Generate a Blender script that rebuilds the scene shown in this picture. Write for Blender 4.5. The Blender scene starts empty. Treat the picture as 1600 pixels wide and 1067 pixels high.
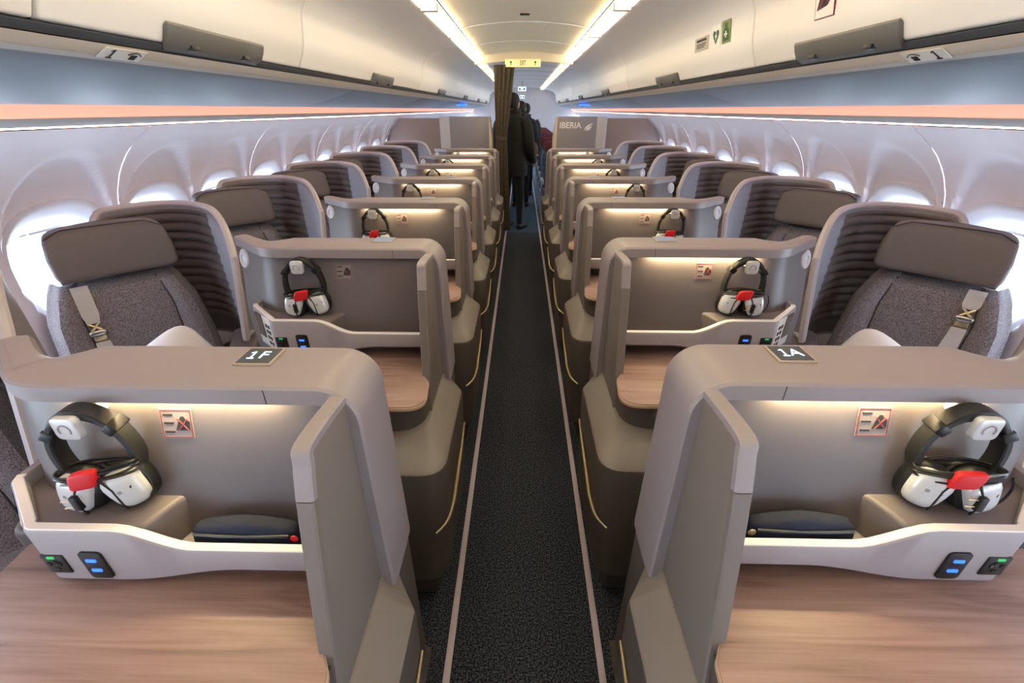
import bpy, bmesh, math, random
from mathutils import Vector, Matrix
random.seed(7)
S = bpy.context.scene
COL = S.collection
PI = math.pi

# ------------------------------------------------------------------ camera
cam_d = bpy.data.cameras.new('camera'); cam = bpy.data.objects.new('camera', cam_d); COL.objects.link(cam)
cam_d.sensor_width = 36.0; cam_d.lens = 680.0 / 1600.0 * 36.0; cam_d.clip_start = 0.02
cam.location = (-0.012, 0.0, 1.58)
cam.rotation_euler = (math.radians(90 - 28.06), 0, math.radians(1.19))
S.camera = cam
# ------------------------------------------------------------------ world, exposure
W = bpy.data.worlds.new('daylight'); S.world = W; W.use_nodes = True
bg = W.node_tree.nodes['Background']
bg.inputs[0].default_value = (0.70, 0.86, 1.0, 1); bg.inputs[1].default_value = 19.0
S.view_settings.view_transform = 'Standard'; S.view_settings.look = 'None'
S.view_settings.gamma = 1.0; S.view_settings.use_curve_mapping = False
S.view_settings.exposure = 0.1
COVE_POWER, WASH_POWER, PANEL_POWER = 13.0, .9, 120.0
S.cycles.use_denoising = True
S.cycles.max_bounces = 8; S.cycles.diffuse_bounces = 5; S.cycles.transparent_max_bounces = 12
S.cycles.sample_clamp_indirect = 6.0
S.cycles.caustics_reflective = False; S.cycles.caustics_refractive = False

# ------------------------------------------------------------------ materials
def lin(h):
    h = h.lstrip('#'); c = [int(h[i:i + 2], 16) / 255 for i in (0, 2, 4)]
    return tuple((x / 12.92 if x <= .04045 else ((x + .055) / 1.055) ** 2.4) for x in c) + (1.0,)
def mat(name, col, rough=.5, metal=0.0, spec=.5, noise=None, bump=None, coat=0.0, sheen=0.0):
    """noise=(scale, amount) varies the colour; bump=(scale, strength)"""
    m = bpy.data.materials.new(name); m.use_nodes = True
    nt = m.node_tree; b = nt.nodes['Principled BSDF']
    c = lin(col) if isinstance(col, str) else col
    b.inputs['Base Color'].default_value = c; b.inputs['Roughness'].default_value = rough
    b.inputs['Metallic'].default_value = metal; b.inputs['Specular IOR Level'].default_value = spec
    b.inputs['Coat Weight'].default_value = coat; b.inputs['Sheen Weight'].default_value = sheen
    tc = nt.nodes.new('ShaderNodeTexCoord')
    if noise:
        n = nt.nodes.new('ShaderNodeTexNoise'); n.inputs['Scale'].default_value = noise[0]; n.inputs['Detail'].default_value = 4
        nt.links.new(tc.outputs['Object'], n.inputs['Vector'])
        r = nt.nodes.new('ShaderNodeValToRGB'); a = noise[1]
        r.color_ramp.elements[0].position = .35; r.color_ramp.elements[1].position = .65
        r.color_ramp.elements[0].color = tuple(x * (1 - a) for x in c[:3]) + (1,)
        r.color_ramp.elements[1].color = tuple(min(1, x * (1 + a)) for x in c[:3]) + (1,)
        nt.links.new(n.outputs[0], r.inputs[0]); nt.links.new(r.outputs[0], b.inputs['Base Color'])
    if bump:
        n2 = nt.nodes.new('ShaderNodeTexNoise'); n2.inputs['Scale'].default_value = bump[0]; n2.inputs['Detail'].default_value = 3
        nt.links.new(tc.outputs['Object'], n2.inputs['Vector'])
        bp = nt.nodes.new('ShaderNodeBump'); bp.inputs['Strength'].default_value = bump[1]; bp.inputs['Distance'].default_value = .002
        nt.links.new(n2.outputs[0], bp.inputs['Height']); nt.links.new(bp.outputs[0], b.inputs['Normal'])
    return m
def emit(name, col, strength):
    m = bpy.data.materials.new(name); m.use_nodes = True
    nt = m.node_tree; b = nt.nodes['Principled BSDF']
    c = lin(col) if isinstance(col, str) else col
    b.inputs['Base Color'].default_value = c; b.inputs['Emission Color'].default_value = c
    b.inputs['Emission Strength'].default_value = strength
    return m
def wood_mat():
    m = mat('walnut laminate', '#a98672', .42)
    nt = m.node_tree; b = nt.nodes['Principled BSDF']
    tc = nt.nodes.new('ShaderNodeTexCoord'); mp = nt.nodes.new('ShaderNodeMapping')
    mp.inputs['Scale'].default_value = (1.4, 13.0, 4.0)
    nt.links.new(tc.outputs['Object'], mp.inputs[0])
    n = nt.nodes.new('ShaderNodeTexNoise'); n.inputs['Scale'].default_value = 1.9; n.inputs['Detail'].default_value = 6; n.inputs['Distortion'].default_value = .9
    nt.links.new(mp.outputs[0], n.inputs['Vector'])
    mp2 = nt.nodes.new('ShaderNodeMapping'); mp2.inputs['Scale'].default_value = (4.0, 150.0, 10.0)
    nt.links.new(tc.outputs['Object'], mp2.inputs[0])
    n2 = nt.nodes.new('ShaderNodeTexNoise'); n2.inputs['Scale'].default_value = 1.3; n2.inputs['Detail'].default_value = 3
    nt.links.new(mp2.outputs[0], n2.inputs['Vector'])
    r = nt.nodes.new('ShaderNodeValToRGB')
    e = r.color_ramp.elements; e[0].position = .30; e[0].color = lin('#6a5450'); e[1].position = .72; e[1].color = lin('#ab8e87')
    x = e.new(.47); x.color = lin('#92766f')
    mx = nt.nodes.new('ShaderNodeMath'); mx.operation = 'MULTIPLY_ADD'; mx.inputs[1].default_value = .25
    nt.links.new(n2.outputs[0], mx.inputs[0])
    mm = nt.nodes.new('ShaderNodeMath'); mm.operation = 'MULTIPLY'; mm.inputs[1].default_value = .78
    nt.links.new(n.outputs[0], mm.inputs[0]); nt.links.new(mm.outputs[0], mx.inputs[2])
    nt.links.new(mx.outputs[0], r.inputs[0]); nt.links.new(r.outputs[0], b.inputs['Base Color'])
    return m
def carpet_mat(name, base, fleck, stripe=None):
    m = mat(name, base, .95, spec=.15)
    nt = m.node_tree; b = nt.nodes['Principled BSDF']
    tc = nt.nodes.new('ShaderNodeTexCoord')
    n = nt.nodes.new('ShaderNodeTexNoise'); n.inputs['Scale'].default_value = 170; n.inputs['Detail'].default_value = 3
    nt.links.new(tc.outputs['Object'], n.inputs['Vector'])
    r = nt.nodes.new('ShaderNodeValToRGB'); e = r.color_ramp.elements
    e[0].position = .42; e[0].color = lin(base); e[1].position = .72; e[1].color = lin(fleck)
    nt.links.new(n.outputs[0], r.inputs[0]); nt.links.new(r.outputs[0], b.inputs['Base Color'])
    bp = nt.nodes.new('ShaderNodeBump'); bp.inputs['Strength'].default_value = .6; bp.inputs['Distance'].default_value = .003
    nt.links.new(n.outputs[0], bp.inputs['Height']); nt.links.new(bp.outputs[0], b.inputs['Normal'])
    return m
def fabric_mat(name, base, light):
    m = mat(name, base, .9, spec=.2, sheen=.25)
    nt = m.node_tree; b = nt.nodes['Principled BSDF']; tc = nt.nodes.new('ShaderNodeTexCoord')
    n = nt.nodes.new('ShaderNodeTexNoise'); n.inputs['Scale'].default_value = 330; n.inputs['Detail'].default_value = 3
    nt.links.new(tc.outputs['Object'], n.inputs['Vector'])
    r = nt.nodes.new('ShaderNodeValToRGB'); e = r.color_ramp.elements
    e[0].position = .36; e[0].color = lin(base); e[1].position = .66; e[1].color = lin(light)
    nt.links.new(n.outputs[0], r.inputs[0]); nt.links.new(r.outputs[0], b.inputs['Base Color'])
    bp = nt.nodes.new('ShaderNodeBump'); bp.inputs['Strength'].default_value = .5; bp.inputs['Distance'].default_value = .002
    nt.links.new(n.outputs[0], bp.inputs['Height']); nt.links.new(bp.outputs[0], b.inputs['Normal'])
    return m
def glass_mat():
    m = bpy.data.materials.new('window acrylic'); m.use_nodes = True; nt = m.node_tree
    nt.nodes.remove(nt.nodes['Principled BSDF']); out = nt.nodes['Material Output']
    t = nt.nodes.new('ShaderNodeBsdfTransparent'); g = nt.nodes.new('ShaderNodeBsdfGlossy'); g.inputs['Roughness'].default_value = .05
    x = nt.nodes.new('ShaderNodeMixShader'); x.inputs[0].default_value = .06
    nt.links.new(t.outputs[0], x.inputs[1]); nt.links.new(g.outputs[0], x.inputs[2]); nt.links.new(x.outputs[0], out.inputs[0])
    return m
MT = dict(
    shell=mat('taupe panel', '#675f61', .45, bump=(900, .08)),
    cap=mat('pale taupe cap', '#91888c', .42, bump=(900, .08)),
    fin=mat('warm taupe side wing', '#756d69', .45, bump=(900, .08)),
    rim=mat('lamp ring and edge highlight', '#e6e2ea', .4),  # pale lamp ring; also paints the lit top edge of the shelf
    tray=mat('shelf plastic', '#958d93', .45),
    lower=mat('lower cladding', '#544c48', .5, bump=(900, .08)),
    facet=mat('cladding facet', '#7c746f', .45),
    plinth=mat('plinth', '#443d3b', .6),
    wood=wood_mat(),
    woodedge=mat('walnut edge', '#c3a187', .4),
    leather=mat('grey leather', '#5e5657', .5, bump=(420, .12)),
    shellout=mat('shell outside', '#827c80', .45),
    shellin=mat('shell lining', '#8e8c94', .7, bump=(500, .1)),
    ribs=mat('quilted ribbed lining', '#574d4c', .6, bump=(420, .1)),
    shellrim=mat('shell rim', '#b9b0b5', .4),
    fabric=fabric_mat('woven seat fabric', '#4d454a', '#968d92'),
    belt=mat('grey webbing', '#b9b3b1', .6, bump=(700, .25)),
    steel=mat('brushed steel', '#c9c6c2', .28, 1.0),
    gold=mat('champagne metal', '#d9c79d', .35, .8),
    white=mat('white plastic', '#e4e2e2', .35),
    pillow=mat('white pillow cotton', '#efebf2', .85, bump=(60, .35)),
    black=mat('black plastic', '#121316', .4),
    rubber=mat('soft black leatherette', '#191a1c', .5),
    red=mat('red tag', '#c8161e', .5),
    navy=mat('navy nylon', '#141c33', .8, bump=(800, .4)),
    silver=mat('silver cup', '#c9cbd0', .3, .15, coat=.3),
    screen=mat('dark screen', '#16191d', .12),
    plaque=mat('slate plaque', '#4a4e52', .3),
    plaqueframe=mat('plaque frame', '#a89a8f', .4),
    glowblue=emit('blue port glow', '#2f6bff', 1.8),
    glowgreen=emit('green indicator', '#2fae5a', .8),
    glowtext=emit('number glow', '#cfe9ff', .6),
    glowplaque=emit('lit number display', '#7f8fb4', .12),
    warm=emit('reading strip', (1.0, .80, .42, 1), PANEL_POWER),
    warmoff=mat('reading strip off', '#b8b2a2', .5),
    lens=emit('ring lens', '#c9ccd6', .03),
    sidewall=mat('sidewall', '#e9e2ec', .55),
    bezel=mat('window bezel', '#dedce6', .45),
    glass=glass_mat(),
    bin=mat('overhead bin', '#efebe6', .42),
    binbody=mat('bin housing', '#3a3d42', .6),
    rail=mat('dark bin rail', '#43474d', .35),
    cream=mat('cream rail', '#d6c8b5', .5),
    psu=mat('service panel', '#848d98', .5),
    psurim=mat('service panel rim', '#c2c7cc', .35),
    handle=mat('bin handle', '#6b6966', .35),
    salmon=emit('salmon wash light', (1.0, .40, .28, 1), WASH_POWER),
    washled=emit('pink white wash lamp', (1.0, .55, .45, 1), 15.0),
    cove=emit('warm ceiling light', (1.0, .82, .52, 1), COVE_POWER),
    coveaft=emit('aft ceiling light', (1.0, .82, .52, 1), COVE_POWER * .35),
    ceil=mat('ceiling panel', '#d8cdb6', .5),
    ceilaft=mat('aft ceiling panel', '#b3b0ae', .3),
    carpet=carpet_mat('charcoal carpet', '#15171b', '#5e6472'),
    carpetaft=carpet_mat('blue carpet', '#2b3b4b', '#5d7386'),
    dark=mat('dark underfloor', '#16171a', .8),
    strip=mat('photoluminescent strip', '#c3b6c2', .5),
    bulk=mat('bulkhead laminate', '#87828a', .35),
    bulklight=mat('bulkhead edge light', '#b6b4bc', .3),
    bulkbrown=mat('bulkhead upholstery', '#84736f', .6),
    curtain=mat('olive brown curtain', '#4a4030', .85, noise=(30, .25)),
    signplate=emit('cream exit sign', '#e8d99a', .55),
    signgreen=mat('sign green', '#2f4a22', .6),
    signblue=emit('backlit aisle sign', '#d7ecff', 1.0),
    ecoblue=emit('blue reading glow', '#2f6cff', 2.0),
    ecoseat=mat('economy seat fabric', '#3c4658', .85, noise=(22, .35)),
    ecored=mat('economy headrest', '#5b1f2b', .8),
    ecogrey=mat('economy seat frame', '#9fb0bb', .4),
    coat=mat('black padded coat', '#0b0b0d', .8, bump=(60, .4)),
    coat2=mat('dark navy coat', '#0b0d13', .8, bump=(60, .4)),
    jeans=mat('dark trousers', '#0b0c10', .9),
    skin=mat('skin', '#a9796a', .6),
    hair=mat('dark hair', '#120f0e', .7),
    fur=mat('brown fur bag', '#6d4b35', .95, noise=(60, .5), bump=(120, .8)),
    shoe=mat('black shoe', '#0f0f10', .5),
    aedgreen=mat('sticker green', '#2c5a36', .6),
    aedolive=mat('sticker olive', '#7d8a55', .6),
    stick=mat('sticker white', '#efeee8', .5),
    stickgrey=mat('sticker grey', '#b9b0a2', .5),
    ink=mat('black ink', '#1b1a1b', .6),
    placard=mat('placard white', '#7f7577', .5),
    redink=mat('red ink', '#702f34', .6),
)

# ------------------------------------------------------------------ mesh helpers
class MB:
    def __init__(s): s.v = []; s.f = []; s.m = []
    def add(s, vs, fs, mi=0):
        o = len(s.v); s.v += [tuple(p) for p in vs]
        for f in fs: s.f.append([i + o for i in f]); s.m.append(mi)
        return s
    def box(s, x0, x1, y0, y1, z0, z1, mi=0):
        vs = [(x, y, z) for z in (z0, z1) for y in (y0, y1) for x in (x0, x1)]
        return s.add(vs, [(0, 2, 3, 1), (4, 5, 7, 6), (0, 1, 5, 4), (2, 6, 7, 3), (0, 4, 6, 2), (1, 3, 7, 5)], mi)
    def loft(s, rings, cap=True, mi=0, closed=True):
        n = len(rings[0]); vs = [p for r in rings for p in r]; fs = []
        for i in range(len(rings) - 1):
            for j in range(n if closed else n - 1):
                a = i * n + j; b = i * n + (j + 1) % n
                fs.append((a, b, b + n, a + n))
        if cap and closed: fs.append(tuple(range(n))[::-1]); fs.append(tuple(range((len(rings) - 1) * n, len(rings) * n)))
        return s.add(vs, fs, mi)
    def prism(s, poly, a0, a1, fn=lambda p, q, a: (p, q, a), mi=0):
        return s.loft([[fn(p, q, a0) for p, q in poly], [fn(p, q, a1) for p, q in poly]], mi=mi)
    def tube(s, pts, r, n=8, closed=False, mi=0, flat=1.0):
        pts = [Vector(p) for p in pts]; L = len(pts); rings = []
        rr = r if isinstance(r, (list, tuple)) else [r] * L
        up = None
        for i, p in enumerate(pts):
            a = pts[(i - 1) % L] if (closed or i > 0) else p; b = pts[(i + 1) % L] if (closed or i < L - 1) else p
            t = (b - a).normalized()
            if up is None: up = Vector((0, 0, 1)) if abs(t.z) < .9 else Vector((0, 1, 0))
            x = t.cross(up).normalized(); y = x.cross(t).normalized(); up = y
            rings.append([p + x * math.cos(2 * PI * k / n) * rr[i] + y * math.sin(2 * PI * k / n) * rr[i] * flat for k in range(n)])
        if closed: rings.append(rings[0]); return s.loft(rings, cap=False, mi=mi)
        return s.loft(rings, mi=mi)
    def lathe(s, prof, c, axis, n=24, mi=0):
        c = Vector(c); a = Vector(axis).normalized(); u = a.orthogonal().normalized(); w = a.cross(u)
        rings = [[c + a * h + (u * math.cos(2 * PI * k / n) + w * math.sin(2 * PI * k / n)) * max(r, 1e-5) for k in range(n)] for r, h in prof]
        return s.loft(rings, mi=mi)
    def sup(s, c, rad, e=2.6, nu=20, nv=12, fn=None, mi=0):
        """superellipsoid"""
        g = lambda x, p: math.copysign(abs(x) ** p, x)
        rings = []
        for i in range(nv + 1):
            t = -PI / 2 + PI * i / nv; t = max(-PI / 2 + .02, min(PI / 2 - .02, t))
            r = []
            for j in range(nu):
                q = 2 * PI * j / nu; k = 2 / e
                p = (rad[0] * g(math.cos(t), k) * g(math.cos(q), k), rad[1] * g(math.cos(t), k) * g(math.sin(q), k), rad[2] * g(math.sin(t), k))
                if fn: p = fn(p)
                r.append((p[0] + c[0], p[1] + c[1], p[2] + c[2]))
            rings.append(r)
        return s.loft(rings, mi=mi)
    def grid(s, nu, nv, fn, mi=0, keep=None):
        vs = [fn(i / nu, j / nv) for j in range(nv + 1) for i in range(nu + 1)]; fs = []
        for j in range(nv):
            for i in range(nu):
                if keep and not keep((i + .5) / nu, (j + .5) / nv): continue
                a = j * (nu + 1) + i; fs.append((a, a + 1, a + nu + 2, a + nu + 1))
        return s.add(vs, fs, mi)
    def mesh(s, name, mats, xf=None, bevel=0, seg=2, ang=32, flip=False):
        me = bpy.data.meshes.new(name)
        vs = [xf(p) for p in s.v] if xf else s.v
        me.from_pydata([tuple(p) for p in vs], [], s.f)
        for m in (mats if isinstance(mats, (list, tuple)) else [mats]): me.materials.append(MT[m])
        me.polygons.foreach_set('material_index', s.m)
        bm = bmesh.new(); bm.from_mesh(me)
        bmesh.ops.remove_doubles(bm, verts=bm.verts, dist=1e-5)
        bmesh.ops.recalc_face_normals(bm, faces=bm.faces)
        if bevel:
            es = [e for e in bm.edges if len(e.link_faces) == 2 and e.calc_face_angle(0) > math.radians(ang)]
            if es: bmesh.ops.bevel(bm, geom=es, offset=bevel, segments=seg, profile=.5, affect='EDGES', clamp_overlap=True)
        for f in bm.faces: f.smooth = True
        bm.to_mesh(me); bm.free()
        me.set_sharp_from_angle(angle=math.radians(38))
        return me
    def build(s, name, mats, parent=None, **k):
        o = bpy.data.objects.new(name, s.mesh(name, mats, **k)); COL.objects.link(o)
        o.parent = parent
        return o
def obj(name, me, parent=None, loc=None, rot=None):
    o = bpy.data.objects.new(name, me); COL.objects.link(o); o.parent = parent
    if loc: o.location = loc
    if rot: o.rotation_euler = rot
    return o
def tag(o, label=None, cat=None, group=None, kind=None):
    for k, v in (('label', label), ('category', cat), ('group', group), ('kind', kind)):
        if v: o[k] = v
    return o
def empty(name, loc=(0, 0, 0), rz=0):
    e = bpy.data.objects.new(name, None); COL.objects.link(e); e.location = loc; e.rotation_euler = (0, 0, rz); e.empty_display_size = .1
    return e
KIDS = {}
def kids(o): return [c for c in o.children]
def copy_tree(o, parent=None, skip=()):
    c = o.copy(); COL.objects.link(c); c.parent = parent
    for ch in kids(o):
        if ch.name.split('.')[0] in skip: continue
        copy_tree(ch, c, skip)
    return c
def rnd(pts, r, n=5):
    """round the corners of a closed 2D polygon; r may be a list"""
    out = []; L = len(pts)
    for i, p in enumerate(pts):
        ri = r[i] if isinstance(r, (list, tuple)) else r
        p = Vector(p); a = Vector(pts[i - 1]) - p; b = Vector(pts[(i + 1) % L]) - p
        la, lb = a.length, b.length; a.normalize(); b.normalize()
        if ri <= 0: out.append(tuple(p)); continue
        th = a.angle(b); d = min(ri / math.tan(th / 2), la * .49, lb * .49)
        A = p + a * d; B = p + b * d
        for k in range(n + 1):
            t = k / n; q = A * (1 - t) ** 2 + p * 2 * t * (1 - t) + B * t * t
            out.append(tuple(q))
    return out
def sm(a, b, x):
    t = max(0, min(1, (x - a) / (b - a))); return t * t * (3 - 2 * t)
def lerp(tab, x):
    for (a, fa), (b, fb) in zip(tab, tab[1:]):
        if x <= b: return fa + (fb - fa) * max(0, (x - a)) / (b - a)
    return tab[-1][1]
def cat_spline(pts, n=6):
    out = []; P = [Vector(p) for p in pts]
    for i in range(len(P) - 1):
        p0 = P[max(i - 1, 0)]; p1 = P[i]; p2 = P[i + 1]; p3 = P[min(i + 2, len(P) - 1)]
        for k in range(n):
            t = k / n
            out.append(tuple(.5 * ((2 * p1) + (p2 - p0) * t + (2 * p0 - 5 * p1 + 4 * p2 - p3) * t * t + (3 * p1 - p0 - 3 * p2 + p3) * t ** 3)))
    out.append(tuple(P[-1])); return out
def text_mesh(body, size, ext, matname, align='CENTER', shear=0, bold=0):
    cu = bpy.data.curves.new('lettering', 'FONT'); cu.body = body; cu.size = size; cu.extrude = ext
    cu.align_x = align; cu.align_y = 'CENTER'; cu.shear = shear; cu.offset = bold
    o = bpy.data.objects.new('lettering', cu); COL.objects.link(o)
    dg = bpy.context.evaluated_depsgraph_get(); dg.update()
    me = bpy.data.meshes.new_from_object(o.evaluated_get(dg)); me.materials.clear(); me.materials.append(MT[matname])
    bpy.data.objects.remove(o); bpy.data.curves.remove(cu)
    return me

def digit_one(h, mt):
    """figure 1 with a flag and a foot, centred, lying in the XY plane"""
    w = h * .065; m = MB(); H2 = h / 2
    m.prism([(-w, -H2), (w, -H2), (w, H2), (-w, H2)], 0, .0008)
    m.prism([(-w, H2), (-w, H2 - w * 2.4), (-h * .26, H2 - h * .24), (-h * .26, H2 - h * .14)], 0, .0008)
    m.prism([(-h * .24, -H2), (h * .24, -H2), (h * .24, -H2 + w * 2), (-h * .24, -H2 + w * 2)], 0, .0009)
    return m.mesh('digit', mt)

# ------------------------------------------------------------------ the cabin shell
Y0, YB, YE = -1.5, 6.36, 15.0       # front end, class divider, aft end
SIDES = ((-1, 'left'), (1, 'right'))
def side_x(z):
    tab = [(0, 1.60), (.15, 1.685), (.3, 1.745), (.45, 1.79), (.6, 1.82), (.75, 1.842), (.9, 1.85), (1.05, 1.848), (1.15, 1.836), (1.25, 1.808), (1.33, 1.766), (1.40, 1.712), (1.46, 1.645), (1.524, 1.546)]
    return lerp(tab, z)
WZ, WA, WB = 1.005, .165, .170       # window centre height, half width, half height of the opening in the lining
def sup2(y, z, a, b, e=2.8): return abs(y / a) ** e + abs(z / b) ** e
def wall_pt(o_extra, y, z): return side_x(z) + o_extra
def scoop(y, z):
    d = 0
    for c in (-.2668, .2668):
        q = ((y - c) / .25) ** 2 + ((z - 1.06) / (.385)) ** 2
        d = max(d, 1 - sm(.84, 1.0, q))
    return d * .034
def make_side_panel(s):
    m = MB()
    def fn(u, v):
        y = (u - .5) * 1.061; z = .02 + v * 1.502
        zz = z
        return (s * (side_x(zz) + scoop(y, zz)), y, zz)
    def keep(u, v):
        y = (u - .5) * 1.061; z = .02 + v * 1.502
        return not any(sup2(y - c, z - WZ, WA + .055, WB + .070) < 1 for c in (-.2668, .2668))
    m.grid(64, 90, fn, keep=keep)
    # returned edges give the seam its depth
    for e in (0, 1):
        m.grid(1, 40, lambda u, v: (s * (side_x(.02 + v * 1.502) + u * .02), (e - .5) * 1.061, .02 + v * 1.502))
    return m.mesh('sidewall_panel', 'sidewall')
def make_window(s):
    """bezel, pane and raised blind around (0, 0, WZ)"""
    n = 40
    def ring(a, b, off, dz=0):
        g = lambda x: math.copysign(abs(x) ** (2 / 2.8), x)
        out = []
        for k in range(n):
            t = 2 * PI * k / n; y = a * g(math.cos(t)); z = WZ + dz + b * g(math.sin(t))
            out.append((s * (side_x(z) + .03 + off), y, z))
        return out
    bz = MB(); bz.loft([ring(WA + .078, WB + .094, .008), ring(WA + .076, WB + .092, -.007), ring(WA + .066, WB + .080, -.009), ring(WA + .054, WB + .064, .000), ring(WA + .030, WB + .040, .012), ring(WA + .012, WB + .016, .032), ring(WA, WB, .06), ring(WA - .006, WB - .006, .085)], cap=False)
    pane = MB(); R = ring(WA - .008, WB - .010, .085); pane.loft([R, [(p[0] + s * .006, p[1], p[2]) for p in R]])
    bl = MB()
    x0 = side_x(WZ) + .105
    bl.box(s * x0, s * (x0 + .006), -WA * .8, WA * .8, WZ + WB - .035, WZ + WB - .008)
    bl.box(s * (x0 - .012), s * x0, -.05, .05, WZ + WB - .034, WZ + WB - .022)
    return bz.mesh('window_frame', 'bezel'), pane.mesh('pane', 'glass'), bl.mesh('blind', 'bezel', bevel=.002)
SEAM0 = 1.98
npan = range(-3, 12)
win_n = 0
for s, nm in SIDES:
    wall = tag(empty('wall_' + nm, (s * 1.8, 0, 0)), f'pale lilac cabin sidewall lining with window scoops on the {nm}', 'wall', kind='structure')
    pm = make_side_panel(s); wf, wp, wb = make_window(s)
    for i in npan:
        yc = SEAM0 + 1.067 * (i + .5)
        obj('sidewall_panel', pm, wall, (-s * 1.8, yc, 0))
        for c in (-.2668, .2668):
            y = yc + c
            
            win_n += 1
            w = tag(empty(f'window_{win_n}', (0, y, 0)), f'bright oval cabin window in the {nm} sidewall, number {win_n} of the row', 'window', kind='structure')
            w['label'] = f'bright oval cabin window in the {nm} sidewall lining'; w['group'] = f'oval windows along the {nm} wall'
            obj('window_frame', wf, w); obj('pane', wp, w); obj('blind', wb, w)
# floor
fl = MB(); fl.box(-1.85, 1.85, Y0, YB - .02, -.05, 0)
tag(fl.build('floor', 'carpet'), 'charcoal flecked carpet of the forward cabin aisle', 'floor', kind='structure')
fl = MB(); fl.box(-1.85, 1.85, YB - .02, YE, -.05, 0)
tag(fl.build('floor_aft', 'carpetaft'), 'blue grey carpet of the aft cabin aisle', 'floor', kind='structure')
for s, nm, x in ((-1, 'left', -.233), (1, 'right', .258)):
    m = MB(); m.box(x - .011, x + .011, Y0, 14.9, 0, .004)
    tag(m.build('aisle_marker_strip', 'strip', bevel=.001), f'thin pale guide strip along the {nm} edge of the dark aisle carpet', 'floor strip')
# ends of the tube
m = MB(); m.box(-1.85, 1.85, Y0 - .04, Y0, 0, 2.3); tag(m.build('wall_front', 'bulk'), 'plain forward cabin wall behind the viewer', 'wall', kind='structure')
m = MB(); m.box(-1.85, 1.85, YE, YE + .04, 0, 2.3); tag(m.build('wall_back', 'bulklight'), 'pale far end wall of the aft cabin', 'wall', kind='structure')
# outer skin over the bins, keeps daylight out
m = MB(); sk = [(1.672, 1.44), (1.66, 1.56), (1.58, 1.80), (1.30, 2.12), (.9, 2.3), (-.9, 2.3), (-1.30, 2.12), (-1.58, 1.80), (-1.66, 1.56), (-1.672, 1.44)]
m.loft([[(x, Y0 - .04, z) for x, z in sk], [(x, YE + .04, z) for x, z in sk]], cap=False, closed=False)
tag(m.build('ceiling_upper', 'dark'), 'dark fuselage lining above the overhead bins', 'ceiling', kind='structure')
# ceiling panels and cove lights
ceil = tag(empty('ceiling', (0, 2, 2.1)), 'cream arched ceiling panels above the aisle', 'ceiling', kind='structure')
def arch(w, z0, zc, y0, y1, n=16, th=.02):
    m = MB(); pr = [(w * (2 * k / n - 1), z0 + (zc - z0) * (1 - (2 * k / n - 1) ** 2)) for k in range(n + 1)]
    loop = pr + [(x, z + th) for x, z in pr[::-1]]
    m.loft([[(x, y0, z) for x, z in loop], [(x, y1, z) for x, z in loop]])
    return m
cp = arch(.520, 2.150, 2.195, -.525, .525).mesh('ceiling_panel', 'ceil', bevel=.006, ang=50)
cj = arch(.518, 2.146, 2.190, -.011, .011).mesh('ceiling_joint', 'white', bevel=.003, ang=50)
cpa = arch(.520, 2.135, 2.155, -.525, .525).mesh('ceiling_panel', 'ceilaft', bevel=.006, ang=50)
for i in range(-7, 9):
    yc = 5.83 + 1.067 * (i)
    if yc + .5 < Y0: continue
    aft = yc > YB
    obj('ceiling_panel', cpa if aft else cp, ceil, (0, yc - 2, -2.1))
    if not aft: obj('ceiling_joint', cj, ceil, (0, yc - 2 + .5335, -2.1))
for s, nm in SIDES:
    prof = [(.522, 2.114), (.60, 2.098), (.604, 2.118), (.530, 2.150)]
    root = tag(empty('ceiling_light', (s * .56, 2, 2.1)), f'warm glowing cove light strip along the {nm} side of the ceiling', 'light')
    def seg(y0, y1, mt): m = MB(); m.loft([[(s * (x - .56), y, z - 2.1) for x, z in prof] for y in (y0, y1)]); return m.mesh('light_lens', mt)
    a, b = seg(-.51, .51, 'cove'), seg(-.51, .51, 'coveaft')
    br = MB(); br.box(s * (-.045), s * .05, -.028, .028, -.012, .03)
    bm_ = br.mesh('lens_bracket', 'ceil')
    for i in range(-7, 9):
        yc = 5.83 + 1.067 * i
        if yc < Y0: continue
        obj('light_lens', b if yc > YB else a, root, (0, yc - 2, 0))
        obj('lens_bracket', bm_, root, (0, yc - 2 + .5335, 0))
# small ceiling speaker slot
m = MB(); m.box(-.035, .035, 3.90, 3.93, 2.186, 2.193); tag(m.build('ceiling_slot', 'black'), 'small black slot in the middle of the cream ceiling', 'slot')

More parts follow.
